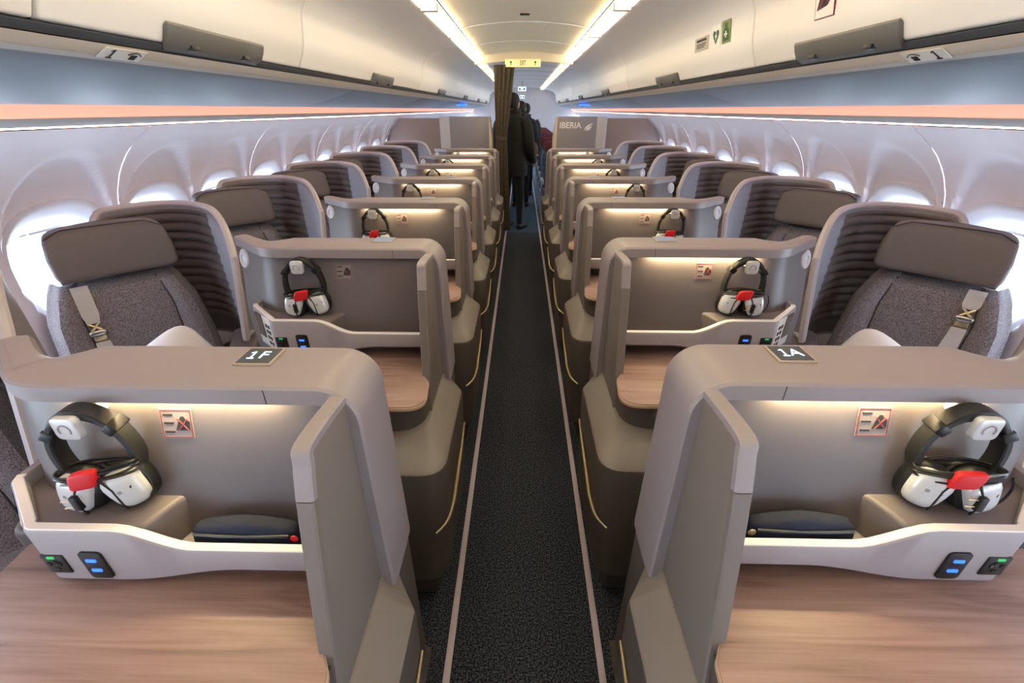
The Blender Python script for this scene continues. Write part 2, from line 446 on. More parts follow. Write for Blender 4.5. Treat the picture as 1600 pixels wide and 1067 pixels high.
# overhead bins
BP = cat_spline([(1.029, 1.7475), (.994, 1.824), (.981, 1.90), (.966, 1.965), (.905, 2.03), (.78, 2.077), (.612, 2.103)], 5)
def bin_thing(s, y0, y1, ordn, nm):
    root = tag(empty('overhead_bin', (s * 1.0, (y0 + y1) / 2, 1.74)), f'{ordn} cream overhead locker on the {nm} side, counted from the viewer', 'overhead bin', f'overhead lockers on the {nm}')
    c = (y0 + y1) / 2
    xf = lambda p: (p[0] - s * 1.0, p[1] - c, p[2] - 1.74)
    g = .006
    m = MB(); inn = [(x + .028, z + (.0 if i < 6 else .02)) for i, (x, z) in enumerate(BP)]
    loop = BP + inn[::-1]
    m.loft([[(s * x, y, z) for x, z in loop] for y in (y0 + g, y1 - g)])
    m.build('bin_door', 'bin', root, xf=xf, bevel=.010, seg=3, ang=40)
    m = MB(); lp = [(1.05, 1.77), (1.02, 1.9), (.98, 1.99), (.85, 2.08), (.66, 2.12), (.66, 2.2), (1.45, 2.0), (1.5, 1.77)]
    m.loft([[(s * x, y, z) for x, z in lp] for y in (y0, y1)]); m.build('bin_housing', 'binbody', root, xf=xf)
    # paddle handle with two hinge notches
    hy = .255
    m = MB(); hp = [(1.038, 1.728), (1.014, 1.744), (1.001, 1.768), (.993, 1.792), (.998, 1.798), (1.03, 1.775)]
    m.loft([[(s * x, c + e * hy * (1 if j else .96), z) for j, (x, z) in enumerate(hp)] for e in (-1, -.5, 0, .5, 1)])
    h = m.build('handle', 'handle', root, xf=xf, bevel=.005, seg=2, ang=30)
    for e in (-.55, .55): m = MB(); m.box(s * 1.006, s * 1.03, c + e * hy - .018, c + e * hy + .018, 1.736, 1.750); m.build('latch_notch', 'black', h, xf=xf, bevel=.002)
    return root
ORD = ['first', 'second', 'third', 'fourth', 'fifth', 'sixth', 'seventh', 'eighth', 'ninth', 'tenth', 'eleventh', 'twelfth']
BINY = [-1.5, 1.10, 2.32, 4.92, 7.5, 10.1, 12.7, 15.0]
for s, nm in SIDES:
    for i in range(len(BINY) - 1): bin_thing(s, BINY[i], BINY[i + 1], ORD[i], nm)
    def strip(name, prof, mt, label, cat, y0=Y0, y1=YE, bev=.002, closed=True):
        m = MB(); m.loft([[(s * x, y, z) for x, z in prof] for y in (y0, y1)])
        return tag(m.build(name, mt, bevel=bev), label, cat)
    strip('bin_rail', [(1.031, 1.7415), (1.047, 1.7265), (1.10, 1.731), (1.10, 1.746), (1.04, 1.746)], 'rail', f'dark rail under the {nm} overhead lockers', 'rail')
    strip('cream_rail', [(1.046, 1.7235), (1.090, 1.699), (1.12, 1.712), (1.10, 1.7295)], 'cream', f'cream strip below the dark rail of the {nm} lockers', 'rail')
    strip('wash_light', [(1.465, 1.5925), (1.502, 1.556), (1.502, 1.566), (1.478, 1.602)], 'salmon', f'salmon glowing wash light above the {nm} windows', 'light', bev=0)
    wl = MB(); wl.loft([[(s * x, y, z) for x, z in [(1.534, 1.5285), (1.5415, 1.5255), (1.5445, 1.533), (1.538, 1.5355)]] for y in (Y0, YE)])
    tag(wl.build('wall_washer', 'washled'), f'thin pinkish lamp line washing down the top of the {nm} sidewall', 'light')
    strip('sidewall_rail', [(1.503, 1.5545), (1.532, 1.5295), (1.538, 1.5365), (1.517, 1.566)], 'psurim', f'pale rail between the salmon light and the {nm} sidewall', 'rail')
    # service panels, one per locker bay
    psu = tag(empty('service_panel_channel', (s * 1.28, 2, 1.62)), f'blue grey service panel channel under the {nm} lockers', 'panel')
    py = [-1.5, 1.0, 3.2, 5.35, 7.5, 10, 12.5, 15]
    for a, b in zip(py, py[1:]):
        m = MB(); pp = cat_spline([(1.090, 1.697), (1.12, 1.679), (1.27, 1.632), (1.40, 1.602), (1.464, 1.5935)], 4)
        lp = pp + [(x + .004, z + .025) for x, z in pp[::-1]]
        m.loft([[(s * x, y, z) for x, z in lp] for y in (a + .003, b - .003)])
        m.build('service_panel', 'psu', psu, xf=lambda p: (p[0] - s * 1.28, p[1] - 2, p[2] - 1.62), bevel=.003, ang=50)
    m = MB(); m.loft([[(s * x, y, z) for x, z in [(1.084, 1.7015), (1.094, 1.692), (1.101, 1.697), (1.091, 1.7065)]] for y in (Y0, YE)])
    m.build('panel_lip', 'psurim', psu, xf=lambda p: (p[0] - s * 1.28, p[1] - 2, p[2] - 1.62))

# ------------------------------------------------------------------ suite consoles (divider, shelf, table, cabinet)
PITCH = .82
def unit_xf(s):
    def xf(p): return (s * (p[0] - .6), p[1] - .45, p[2])
    return xf
R_ARC, O_ARC, Y_WALL, PH = .15, .83, .620, math.radians(38)
def wall_plan(t):
    """t<=1 straight from aisle to O_ARC, then the rounded outer end; returns (o, y, outward front normal)"""
    if t <= 1: return (.335 + (O_ARC - .335) * t, Y_WALL, (0.0, -1.0))
    if t > 1.5:
        o, y, n = wall_plan(1.5); L = (t - 1.5) * 2 * .165
        return (o + L * math.cos(PH), y + L * math.sin(PH), n)
    ph = PH * (t - 1) * 2
    return (O_ARC + R_ARC * math.sin(ph), Y_WALL + R_ARC * (1 - math.cos(ph)), (math.sin(ph), -math.cos(ph)))
TS = [1 * k / 6 for k in range(6)] + [1 + k / 16 for k in range(9)] + [1.625, 1.75, 1.875, 1.95, 2.0]
def wy(z): return Y_WALL + lerp([(.35, -.068), (.86, -.068), (.945, -.058), (1.15, 0)], z)
WF = lambda p, q, a: (p, wy(q) + a, q)
def R2(a, b, c, d): return [(a, c), (b, c), (b, d), (a, d)]
def make_console(s, lit, k):
    xf = unit_xf(s)
    B = lambda m, n, mt, par, **kw: m.build(n, mt, par, xf=xf, **kw)
    root = empty('suite_console')
    # divider wall
    m = MB(); fr = []; bk = []
    for t in TS:
        o, y, n = wall_plan(t); fr.append((o, y)); bk.append((o - n[0] * .035, y - n[1] * .035))
    lp = fr + bk[::-1]
    m.loft([[(o, y + wy(z) - Y_WALL, z) for o, y in lp] for z in (.35, .86, .945, 1.150)])
    B(m, 'back_panel', 'shell', root)
    # cap running round the top and down the aisle end
    path = []
    for t in reversed(TS):
        o, y, n = wall_plan(t); ov = .028 - .012 * sm(1.0, 1.8, t)
        if o < .36: continue
        path.append(((o, y, 1.172), (-n[0], -n[1], 0), (0, 0, 1), ov, .125 - .085 * sm(.95, 1.7, t)))
    rc = .07
    for q in range(0, 9):
        a = PI / 2 * q / 8
        path.append(((.285 + rc - rc * math.sin(a), Y_WALL, 1.172 - rc + rc * math.cos(a)), (0, 1, 0), (-math.sin(a), 0, math.cos(a)), .028, .125))
    for z in (1.06, 1.04, .98, .90, .80, .66): path.append(((.285 - (1.1 - z) * .012, Y_WALL, z), (0, 1, 0), (-1, 0, 0), .028 + (1.1 - z) * .02, .125))
    rings = []
    for p, d, n, ov, bkd in path:
        p = Vector(p); d = Vector(d); n = Vector(n)
        pr = [(-ov + .007, -.017), (-ov + .007, -.034), (-ov, -.034), (-ov, -.005), (-ov + .005, 0), (-ov + .02, .0005), (.0, .0015), (bkd - .02, 0), (bkd - .006, -.004), (bkd, -.014), (bkd, -.034), (.012, -.034), (.012, -.017)]
        rings.append([p + d * a + n * b for a, b in pr])
    m = MB(); m.loft(rings)
    cap = B(m, 'top_cap', 'cap', root)
    m = MB(); m.box(.4395, .4405, Y_WALL - .0285, Y_WALL - .027, 1.1385, 1.1675); B(m, 'cap_seam', 'dark', cap)
    # aisle-side wing with its front trim
    yz = [(.70, 1.135), (.600, 1.145), (.474, 1.158), (.454, 1.135), (.438, 1.085), (.415, .985), (.368, .76), (.328, .55), (.70, .55)]
    m = MB(); m.prism(rnd(yz, [0, 0, .02, .03, .05, 0, 0, 0, 0], 4), .306, .328, fn=lambda p, q, a: (a, p, q))
    wing = B(m, 'side_wing', 'fin', root, bevel=.004)
    le = [(.594, 1.158), (.468, 1.166), (.448, 1.136), (.432, 1.085), (.409, .985), (.362, .76), (.322, .55)]
    for a, b, cut in ((0, 3, 1), (3, 6, 0)):
        m = MB(); pts = cat_spline([le[i] for i in range(a, b + 1)], 5)
        if cut: pts = pts[:-1] + [(pts[-1][0] + .0002, pts[-1][1] + .002)]
        rg = []
        for i, p in enumerate(pts):
            q0 = Vector(pts[max(i - 1, 0)]); q1 = Vector(pts[min(i + 1, len(pts) - 1)]); t = (q1 - q0).normalized(); nn = Vector((-t.y, t.x))
            if nn.x > 0 and abs(t.y) > .3: nn = -nn
            if abs(t.y) <= .3 and nn.y < 0: nn = -nn
            pp = Vector(p)
            rg.append([(x, (pp - nn * w).x, (pp - nn * w).y) for x, w in ((.3035, .014), (.3035, .003), (.3065, 0), (.3275, 0), (.3305, .003), (.3305, .014))])
        m.loft(rg); B(m, 'edge_trim', 'cap' if a == 0 else 'fin', wing)
    # shelf tray: floor, front rail stepping up to the socket pod
    zt = lambda o: .910 + .045 * sm(.575, .70, o)
    zb = lambda o: .858 - .034 * sm(.50, .72, o)
    YF = .478
    fp = [(.326 + (.838 - .326) * i / 26, YF, (0, -1)) for i in range(27)]
    cx_, cy_ = .885, YF
    fp += [(.848, YF + .003, (.3, -.95)), (.856, YF + .010, (.55, -.83)), (.953, .568, (.67, -.74)), (.961, .585, (.95, -.3)), (.963, .69, (1, 0))]
    m = MB(); rg = []
    for o, y, n in fp:
        oo = min(o, .9)
        t_, b_ = zt(oo) + .016 * sm(.85, .93, o), zb(oo)
        rg.append([(o, y, b_ + .006), (o, y, t_ - .004), (o - n[0] * .003, y - n[1] * .003, t_), (o - n[0] * .018, y - n[1] * .018, t_), (o - n[0] * .02, y - n[1] * .02, t_ - .004), (o - n[0] * .02, y - n[1] * .02, b_ + .002), (o - n[0] * .006, y - n[1] * .006, b_)])
    m.loft(rg)
    m.box(.326, .83, YF + .015, Y_WALL - .04, .858, .868)
    tray = B(m, 'shelf_tray', 'tray', root)
    m = MB(); rg = []
    for o, y, n in fp[:-1]:
        t_ = zt(min(o, .9)) + .016 * sm(.85, .93, o) + .0006
        rg.append([(o - n[0] * w, y - n[1] * w, t_ + e) for w, e in ((.0025, -.001), (.004, .0008), (.017, .0008), (.0185, -.001))])
    m.loft(rg); B(m, 'shelf_edge_highlight', 'rim', tray)  # light caught by the tray's top edge, painted as a paler strip
    # pod block behind the rail
    pl = rnd([(.655, YF + .014), (.838, YF + .014), (.942, .578), (.948, .68), (.60, .60), (.635, .55)], [.02, .01, .01, 0, 0, .02])
    m = MB(); m.prism(pl, .830, .950); B(m, 'socket_pod', 'shell', tray, bevel=.012, seg=3)
    # socket, charging ports, control face
    m = MB(); m.box(.806, .846, YF - .003, YF + .004, .849, .895); so = B(m, 'power_socket', 'black', tray, bevel=.002)
    m = MB()
    for dx, dz, w, h in ((-.009, .003, .003, .008), (.009, .003, .003, .008), (0, -.010, .004, .006), (-.004, .010, .003, .003)): m.box(.826 + dx - w, .826 + dx + w, YF - .0045, YF - .002, .872 + dz - h / 2, .872 + dz + h / 2)
    B(m, 'socket_slot', 'screen', tray)
    m = MB(); m.box(.820, .832, YF - .0046, YF - .002, .889, .8935); B(m, 'socket_light', 'glowgreen', tray)
    m = MB(); m.prism(rnd([(.734, .838), (.774, .838), (.774, .906), (.734, .906)], .009), YF - .004, YF + .004, fn=lambda p, q, a: (p, a, q)); B(m, 'charging_port', 'black', tray, bevel=.001)
    m = MB()
    for z in (.887, .862): m.box(.746, .763, YF - .006, YF - .003, z - .003, z + .003)
    B(m, 'port_glow', 'glowblue', tray)
    # control screen on the slanted outer face
    A = Vector((.856, YF + .010, 0)); Dv = Vector((.097, .080, 0)).normalized(); N = Vector((.636, -.771, 0))
    def face_box(m, u0, u1, z0, z1, th=.003):
        p = [A + Dv * u for u in (u0, u1)]
        m.loft([[q + N * e + Vector((0, 0, z)) for q, z in ((p[0], z0), (p[1], z0), (p[1], z1), (p[0], z1))] for e in (-.001, th)])
    m = MB(); face_box(m, .004, .122, .835, .955, .001); B(m, 'control_face', 'white', tray, bevel=.001)
    m = MB(); face_box(m, .064, .114, .868, .955, .003); B(m, 'control_screen', 'screen', tray)
    m = MB()
    for r_ in range(4):
        for c_ in range(2): face_box(m, .014 + c_ * .020, .026 + c_ * .020, .850 + r_ * .022, .862 + r_ * .022, .0025)
    B(m, 'control_button', 'ink', tray)
    # table
    tp = rnd([(.322, .56), (.322, .375), (.304, .345), (.288, .205), (.80, .205), (.975, .36), (.99, .56)], [0, .02, .03, .075, .12, .08, 0], 7)
    m = MB(); m.prism(tp, .800, .812); tb = B(m, 'table_top', 'wood', root, bevel=.0015)
    cxp, cyp = .62, .42
    tp2 = [((x - cxp) * 1.006 + cxp, (y - cyp) * 1.008 + cyp) for x, y in tp]
    m = MB(); m.prism(tp2, .796, .8085); B(m, 'table_edge', 'woodedge', tb, bevel=.002)
    m = MB(); tp3 = [((x - cxp) * .985 + cxp, (y - cyp) * .97 + cyp) for x, y in tp]; m.prism(tp3, .785, .797); B(m, 'table_underside', 'lower', tb)
    m = MB(); m.prism(rnd([(.40, .735), (.46, .735), (.46, .785), (.40, .785)], [.02, .02, 0, 0]), .215, .26, fn=lambda p, q, a: (p, a, q)); B(m, 'table_latch', 'lower', tb, bevel=.004)
    # pedestal and lower cabinet
    def rr(o0, o1, y0, y1, z, r):
        return [(x, y, z) for x, y in rnd([(o0, y0), (o1, y0), (o1, y1), (o0, y1)], [r, r * .5, 0, 0], 6)]
    m = MB(); m.loft([rr(.315, .76, .255, .70, .60, .10), rr(.312, .76, .240, .70, .69, .10), rr(.312, .78, .232, .70, .788, .09)])
    B(m, 'pedestal', 'lower', root)
    def cb(g, o0, y0, z, b=.285, gz=0):
        """cabinet outline: front corner rounded, aisle face, chamfer back to the pillar"""
        return [(x, y, z) for x, y in rnd([(o0, y0), (.80, y0), (.80, .72), (b, .72), (b, .625), (o0, .545)], [.075, .03, 0, 0, .004, .02], 6)]
    m = MB()
    m.loft([cb(0, .268, .112, .150), cb(0, .250, .100, .165), cb(0, .234, .100, .40), cb(0, .228, .106, .625), cb(0, .231, .110, .636)])
    cab = B(m, 'lower_cabinet', 'lower', root)
    m = MB(); m.loft([cb(0, .231, .110, .636), cb(0, .236, .117, .645), cb(0, .300, .225, .690, b=.300), cb(0, .306, .235, .692, b=.306)])
    B(m, 'shoulder', 'facet', root)
    m = MB(); m.loft([[(.2335, .475, .640), (.3055, .50, .6935), (.3055, .505, .6905), (.2335, .480, .637)], [(.2315, .475, .636), (.3015, .50, .690), (.3015, .505, .687), (.2315, .480, .633)]])
    B(m, 'shoulder_joint', 'lower', root)
    m = MB(); m.loft([rr(.285, .80, .125, .72, .06, .04), rr(.270, .80, .112, .72, .150, .05)]); B(m, 'plinth', 'plinth', root)
    m = MB(); m.loft([rr(.34, .80, .20, .72, 0, .03), rr(.34, .80, .20, .72, .065, .03)]); B(m, 'floor_fitting', 'dark', root)
    # pale grab strip on the aisle side and its indicator
    hp = cat_spline([(.228, .54, .490), (.225, .40, .475), (.225, .26, .455), (.226, .19, .44), (.238, .128, .425), (.268, .094, .41)], 5)
    m = MB(); m.tube(hp, [.0035 + .004 * math.sin(PI * min(1, i / len(hp) * 1.15)) for i in range(len(hp))], 8, flat=1.6); B(m, 'grab_strip', 'gold', cab)
    m = MB(); m.lathe([(.0, -.004), (.005, -.004), (.005, .002), (0, .003)], (.241, .155, .385), (-1, 0, 0), 10); B(m, 'indicator_light', 'glowgreen' if s > 0 else 'gold', cab)
    # reading light ring on the rounded end
    o_, y_, n_ = wall_plan(1.91); c = (o_, y_ - .012, 1.095); n = (n_[0], n_[1], .2)
    m = MB(); m.lathe([(.036, -.006), (.036, .004), (.033, .008), (.028, .008), (.026, .004), (.024, .004)], c, n, 28); rl = B(m, 'reading_light', 'rim', root)
    m = MB(); m.lathe([(.024, -.004), (.024, .007), (.020, .010), (.014, .010), (.012, .006), (.0, .006)], c, n, 24); B(m, 'light_lens', 'lens', rl)
    # hidden strip lamp under the cap
    m = MB(); m.box(.43, .80, Y_WALL - .019, Y_WALL - .006, 1.149, 1.1535)
    B(m, 'strip_lamp', 'warm' if lit else 'warmoff', cap)
    # headphone hook
    m = MB(); m.prism(rnd([(.738, 1.112), (.778, 1.112), (.778, 1.138), (.738, 1.138)], .006), .592, .624, fn=lambda p, q, a: (p, a, q))
    hk = B(m, 'headphone_hook', 'white', root, bevel=.004)
    m = MB(); m.box(.742, .766, .553, .600, 1.112, 1.124); B(m, 'hook_arm', 'white', hk, bevel=.004)
    m = MB(); m.prism(rnd([(.730, 1.098), (.772, 1.098), (.772, 1.142), (.730, 1.142)], .012),   .541, .555, fn=lambda p, q, a: (p, a, q)); B(m, 'hook_face', 'silver', hk, bevel=.004)
    m = MB(); m.tube([(.751 + .010 * math.cos(a), .5405, 1.119 + .010 * math.sin(a)) for a in [PI * (-.2 + 1.4 * i / 12) for i in range(13)]], .0014, 6); B(m, 'hook_symbol', 'tray', hk)
    # placard on the wall
    pc, pz = .620, 1.088
    m = MB(); m.prism(R2(pc - .029, pc + .029, pz - .027, pz + .027), -.0015, .002, fn=WF); pk = B(m, 'placard', 'placard', root)
    yq = -.0024
    m = MB()
    for a, b, e, d in ((-.027, .027, .0235, .025), (-.027, .027, -.025, -.0235), (-.027, -.0258, -.025, .025), (.0258, .027, -.025, .025)): m.prism(R2(pc + a, pc + b, pz + e, pz + d), yq, yq + .001, fn=WF)
    B(m, 'placard_border', 'redink', pk)
    m = MB()
    sg = -s   # text block sits to the left as the viewer sees it
    for j, z in enumerate((.016, .001, -.015)): m.prism(R2(pc + sg * .022, pc + sg * .005, pz + z - .0016, pz + z + .0016), yq, yq + .001, fn=WF)
    B(m, 'placard_text', 'ink', pk)
    m = MB(); m.prism([(pc - sg * x, pz + z) for x, z in ((-.002, -.012), (.023, -.012), (.023, .004), (.017, .008), (.014, .013), (.009, .013), (.005, .006))], yq, yq + .001, fn=WF); B(m, 'placard_bag', 'ink', pk)
    m = MB()
    for e in (1, -1): m.prism([(pc - sg * .012 + a, pz - .001 + e * b) for a, b in ((-.010, -.010), (-.007, -.010), (.010, .010), (.007, .010))], yq - .001, yq, fn=WF)
    B(m, 'placard_cross', 'redink', pk)
    # seat number plaque on the cap
    m = MB(); m.box(.460, .530, .660, .722, 1.171, 1.1765); pq = B(m, 'number_plaque', 'plaqueframe', root, bevel=.002)
    m = MB(); m.box(.4645, .5255, .6645, .7175, 1.1755, 1.1772); B(m, 'plaque_face', 'plaque' if k == 0 else 'glowplaque', pq)
    return root
def place(root, s, k): root.location = (s * .6, .45 + PITCH * k + (.03 if s > 0 else 0), 0)
SEATN = {-1: 'F', 1: 'A'}
DIST = ['nearest', 'second nearest', 'third nearest', 'fourth nearest', 'fifth nearest', 'sixth nearest', 'farthest']
consoles = {}
for s, nm in SIDES:
    base = {}
    for k in range(7):
        if k == 0: r = make_console(s, True, 0)
        elif k == 1: r = make_console(s, s > 0, 1)
        elif k == 2: r = make_console(s, True, 2); base[2] = r
        else: r = copy_tree(base[2])
        place(r, s, k); consoles[s, k] = r
        ex = {(0, -1): ', numbered 1F', (0, 1): ', numbered 1A', (1, -1): ', its strip lamp dark'}.get((k, s), '')
        tag(r, f'{DIST[k]} taupe suite console with wood table left of the aisle{ex}' if s < 0 else f'{DIST[k]} taupe suite console with wood table right of the aisle{ex}', 'console', f'suite consoles on the {nm}')
    t = text_mesh(SEATN[s], .036, .0006, 'glowtext')
    pq = [c for c in consoles[s, 0].children if c.name.startswith('number_plaque')][0]
    cxn = s * (.495 - .6)
    obj('seat_letter', t, pq, (cxn + .009, .691 - .45, 1.1778))
    obj('seat_digit', digit_one(.026, 'glowtext'), pq, (cxn - .012, .691 - .45, 1.1774))

# ------------------------------------------------------------------ suite seats
ALPHA = math.radians(47)
SO, SY = 1.645, .815        # floor point below the headrest, in the unit frame
def make_seat(s):
    """local frame: -Y forward, X to the seat's aisle side (mirrored for s > 0), Z up"""
    root = empty('business_class_chair')
    mir = -s                 # left seats: +x towards the aisle
    xf = lambda p: (p[0] * mir, p[1], p[2])
    B = lambda m, n, mt, par, **kw: m.build(n, mt, par, xf=xf, **kw)
    ca, sa = math.cos(ALPHA), math.sin(ALPHA)
    def loc(o, y):           # unit frame -> seat frame (left-hand version: world x = -o)
        dx, dy = -(o - SO), y - SY
        return (ca * dx + sa * dy, -sa * dx + ca * dy)
    # headrest, slightly winged
    m = MB()
    def hf(p):
        w = 1 - .06 * sm(.0, .085, p[2]) ; x = p[0] * w
        return (x, p[1] - .030 * (abs(p[0]) / .19) ** 2.2 + .02 * (p[2] / .09), p[2] + (.010 if p[2] > 0 else 0) * (1 - abs(p[0]) / .2))
    m.sup((.028, .01, 1.095), (.192, .055, .092), 7.0, 40, 18, hf); hr = B(m, 'headrest', 'leather', root)
    m = MB(); pts = []
    for i in range(41):
        x = -.180 + .36 * i / 40
        pts.append((x * .97 + .028, -.040 - .030 * (abs(x) / .19) ** 2.2 + .012, 1.095 + .090 - .016 * sm(.12, .19, abs(x)) * 1.5 + .008))
    m.tube(pts, .0022, 5); B(m, 'headrest_piping', 'rubber', hr)
    # backrest with side bolsters
    def back_y(z): return -.035 - (0.98 - z) * .26
    def half_w(z): return lerp([(.40, .262), (.70, .260), (.86, .245), (.95, .212), (.99, .185)], z)
    m = MB()
    def bf(u, v):
        z = .42 + v * .565; w = half_w(z); x = (u * 2 - 1); side = sm(.55, .78, abs(x)); 
        y = back_y(z) - .028 * side * (1 - sm(.80, .98, v) * .4) + .07 * sm(.86, 1, abs(x)) + .05 * sm(.94, 1, v)
        y += .006 * math.exp(-((abs(x) - .56 - .16 * abs(v - .55)) / .022) ** 2)
        return (x * w, y, z)
    m.grid(60, 40, bf)
    m.grid(60, 6, lambda u, v: (bf(u, 1)[0], bf(u, 1)[1] + v * .05, bf(u, 1)[2] - .01 * v * v))
    for e in (0, 1): m.grid(4, 40, lambda u, v: (bf(e, v)[0], bf(e, v)[1] + u * .06, bf(e, v)[2]))
    br = B(m, 'backrest', 'fabric', root)
    for e in (-1, 1):
        m = MB(); pts = []
        for i in range(22):
            v = .05 + .92 * i / 21; x = .56 + .16 * abs(v - .55); p = bf(.5 + e * x / 2, v); pts.append((p[0], p[1] - .0005, p[2]))
        m.tube(pts, .0034, 6); B(m, 'seam', 'rubber', br)
    m = MB(); m.box(-.16, .16, .04, .075, .35, 1.05); B(m, 'back_support', 'leather', root, bevel=.02)
    # cushion
    m = MB(); m.sup((0, -.34, .40), (.255, .27, .075), 4.5, 28, 10); B(m, 'seat_cushion', 'fabric', root)
    m = MB(); m.sup((0, -.34, .24), (.24, .25, .13), 7, 24, 8); m.box(-.18, .18, -.5, -.12, 0, .14); B(m, 'seat_base', 'leather', root)
    # armrest on the aisle side and the window ledge
    arm = [loc(*q) for q in ((1.06, .66), (1.11, .80), (1.20, .90), (1.25, .83), (1.15, .63))]
    m = MB(); m.prism(rnd(arm, .03), .56, .745); B(m, 'armrest', 'leather', root, bevel=.014, seg=3)
    arm2 = [loc(*q) for q in ((1.64, .30), (1.79, .30), (1.80, .62), (1.70, .66), (1.60, .45))]
    m = MB(); m.prism(rnd(arm2, .03), .45, .62); B(m, 'window_ledge', 'shellin', root, bevel=.014, seg=3)
    # privacy shell: rim, plain wing, ribbed lining
    plan = cat_spline([(1.105, .785), (1.155, .84), (1.24, .93), (1.345, 1.02), (1.46, 1.075), (1.59, 1.075), (1.69, 1.00), (1.735, .90)], 8)
    Lp = len(plan) - 1
    def P(t):
        x = t * Lp; i = min(int(x), Lp - 1); f = x - i
        return Vector(plan[i]).lerp(Vector(plan[i + 1]), f)
    def nrm(t):
        d = (P(min(1, t + .01)) - P(max(0, t - .01))).normalized(); return Vector((d.y, -d.x))   # towards the seat
    def ztop(t): return 1.212 + .012 * math.sin(PI * t) - .13 * (1 - sm(0, .40, t)) ** 2.2 - .05 * sm(.90, 1, t) ** 2
    def shell_pt(t, v, off):
        zb = .775 - .16 * sm(.05, .4, t); z = zb + (ztop(t) - zb) * v
        q = P(t) + nrm(t) * off
        fwd = (1.16 - z) * .24 * (1 - sm(0, .25, t))
        x, y = loc(q.x, q.y - fwd)
        return (x, y, z)
    def ring(t, a, b): return [shell_pt(t, v, a) for v in [i / 24 for i in range(25)]] + [shell_pt(t, v, b) for v in [1 - i / 24 for i in range(25)]]
    m = MB(); m.loft([ring(i / 48, -.014, .006) for i in range(49)]); sh = B(m, 'privacy_shell', 'shellout', root)
    m = MB()
    def rf(u, v):
        t = .03 + u * .94; vv = .02 + v * .945; amp = sm(.30, .48, t) * sm(.10, .2, vv) * (1 - sm(.93, .98, vv))
        ph = (vv * 15) % 1.0
        return shell_pt(t, vv, .0075 + .012 * amp * (1 - (2 * ph - 1) ** 2) )
    m.grid(44, 120, rf, mi=0)
    for i, f in enumerate(m.f):
        if (i % 44) / 44 < .36: m.m[i] = 1
    B(m, 'ribbed_lining', ['ribs', 'shellin'], sh)
    m = MB(); edge = [(0, v) for v in [i / 20 for i in range(0, 20)]] + [(t, 1) for t in [i / 50 for i in range(51)]]
    pts = [shell_pt(t, v, -.004) for t, v in edge]
    edge2 = [(t, 0) for t in [.3 - .3 * i / 10 for i in range(10)]]
    pts = [shell_pt(t, v, -.004) for t, v in edge2] + pts
    m.tube(pts, .0135, 8); B(m, 'shell_rim', 'shellrim', sh)
    return root, loc, back_y
def make_belt(root, s, hang):
    """shoulder belt with its buckle; hang = local side offset"""
    mir = -s; xf = lambda p: (p[0] * mir, p[1], p[2])
    by = lambda z: -.035 - (0.98 - z) * .26 - .004
    x0 = -.115
    m = MB(); z1, z2 = (.985, .845) if s < 0 else (.985, .915)
    def blt(za, zb_, xa, xb, w=.026):
        mm = MB(); mm.grid(4, 14, lambda u, v: (xa + (xb - xa) * v + (u - .5) * 2 * w * (1 - .25 * sm(.75, 1, v)), by(za + (zb_ - za) * v) - .006 - .004 * math.sin(v * 9) * .4, za + (zb_ - za) * v)); return mm
    b = blt(z1, z2, x0, x0 - .006 if s < 0 else x0).build('seat_belt', 'belt', root, xf=xf)
    xb = x0 - (.006 if s < 0 else 0); yb = by(z2) - .014
    m = MB(); m.tube([(xb - .018, yb, z2 + .004), (xb + .016, yb - .002, z2 - .026)], .004, 6); m.tube([(xb + .018, yb, z2 + .004), (xb - .016, yb - .002, z2 - .026)], .004, 6)
    m.build('belt_link', 'gold', b, xf=xf)
    m = MB(); m.sup((xb, yb - .004, z2 - .036), (.028, .010, .012), 3.5, 20, 8); m.build('belt_buckle', 'steel', b, xf=xf)
    m = MB(); m.box(xb - .02, xb + .02, yb - .008, yb, z2 - .075, z2 - .042); m.build('buckle_tongue', 'gold', b, xf=xf, bevel=.004)
    m = MB(); m.grid(4, 14, lambda u, v: (xb + (u - .5) * .044 + (u - .5) * .03 * v + .012 * v, by(z2 - .07 - .3 * v) - .012, z2 - .07 - .3 * v)); m.build('belt_lower', 'belt', b, xf=xf)
for s, nm in SIDES:
    base, loc, back_y = make_seat(s)
    make_belt(base, s, 0)
    for k in range(0, 7):
        r = base if k == 0 else copy_tree(base)
        r.location = (s * SO, SY + PITCH * k + (.03 if s > 0 else 0), 0); r.rotation_euler = (0, 0, -s * ALPHA)
        tag(r, f'{DIST[k]} grey angled suite seat with ribbed privacy shell by the {nm} windows', 'seat', f'suite seats on the {nm}')
# pillows on the nearest visible seats
for s, nm in SIDES:
    for k in (1,):
        root = empty('pillow', (s * 1.30, .60 + PITCH * k + (.03 if s > 0 else 0), .485))
        m = MB()
        def pf(p):
            a = 1 + .20 * (abs(p[0]) / .2) ** 3 * (abs(p[2]) / .15) ** 3 * 1
            return (p[0] * a, p[1] * (1 - .55 * (abs(p[0]) / .2) ** 2.5) * (1 - .45 * (abs(p[2]) / .16) ** 2.5), p[2] * a)
        m.sup((0, 0, .17), (.20, .075, .155), 4.0, 40, 20, pf)
        body = m.build('pillow_body', 'pillow', root)
        root.rotation_euler = (math.radians(-24), s * math.radians(26), -s * math.radians(47))
        tag(root, f'white pillow leaning on the seat beside the {nm} windows behind console {"1F" if s < 0 else "1A"}', 'pillow', 'white pillows')

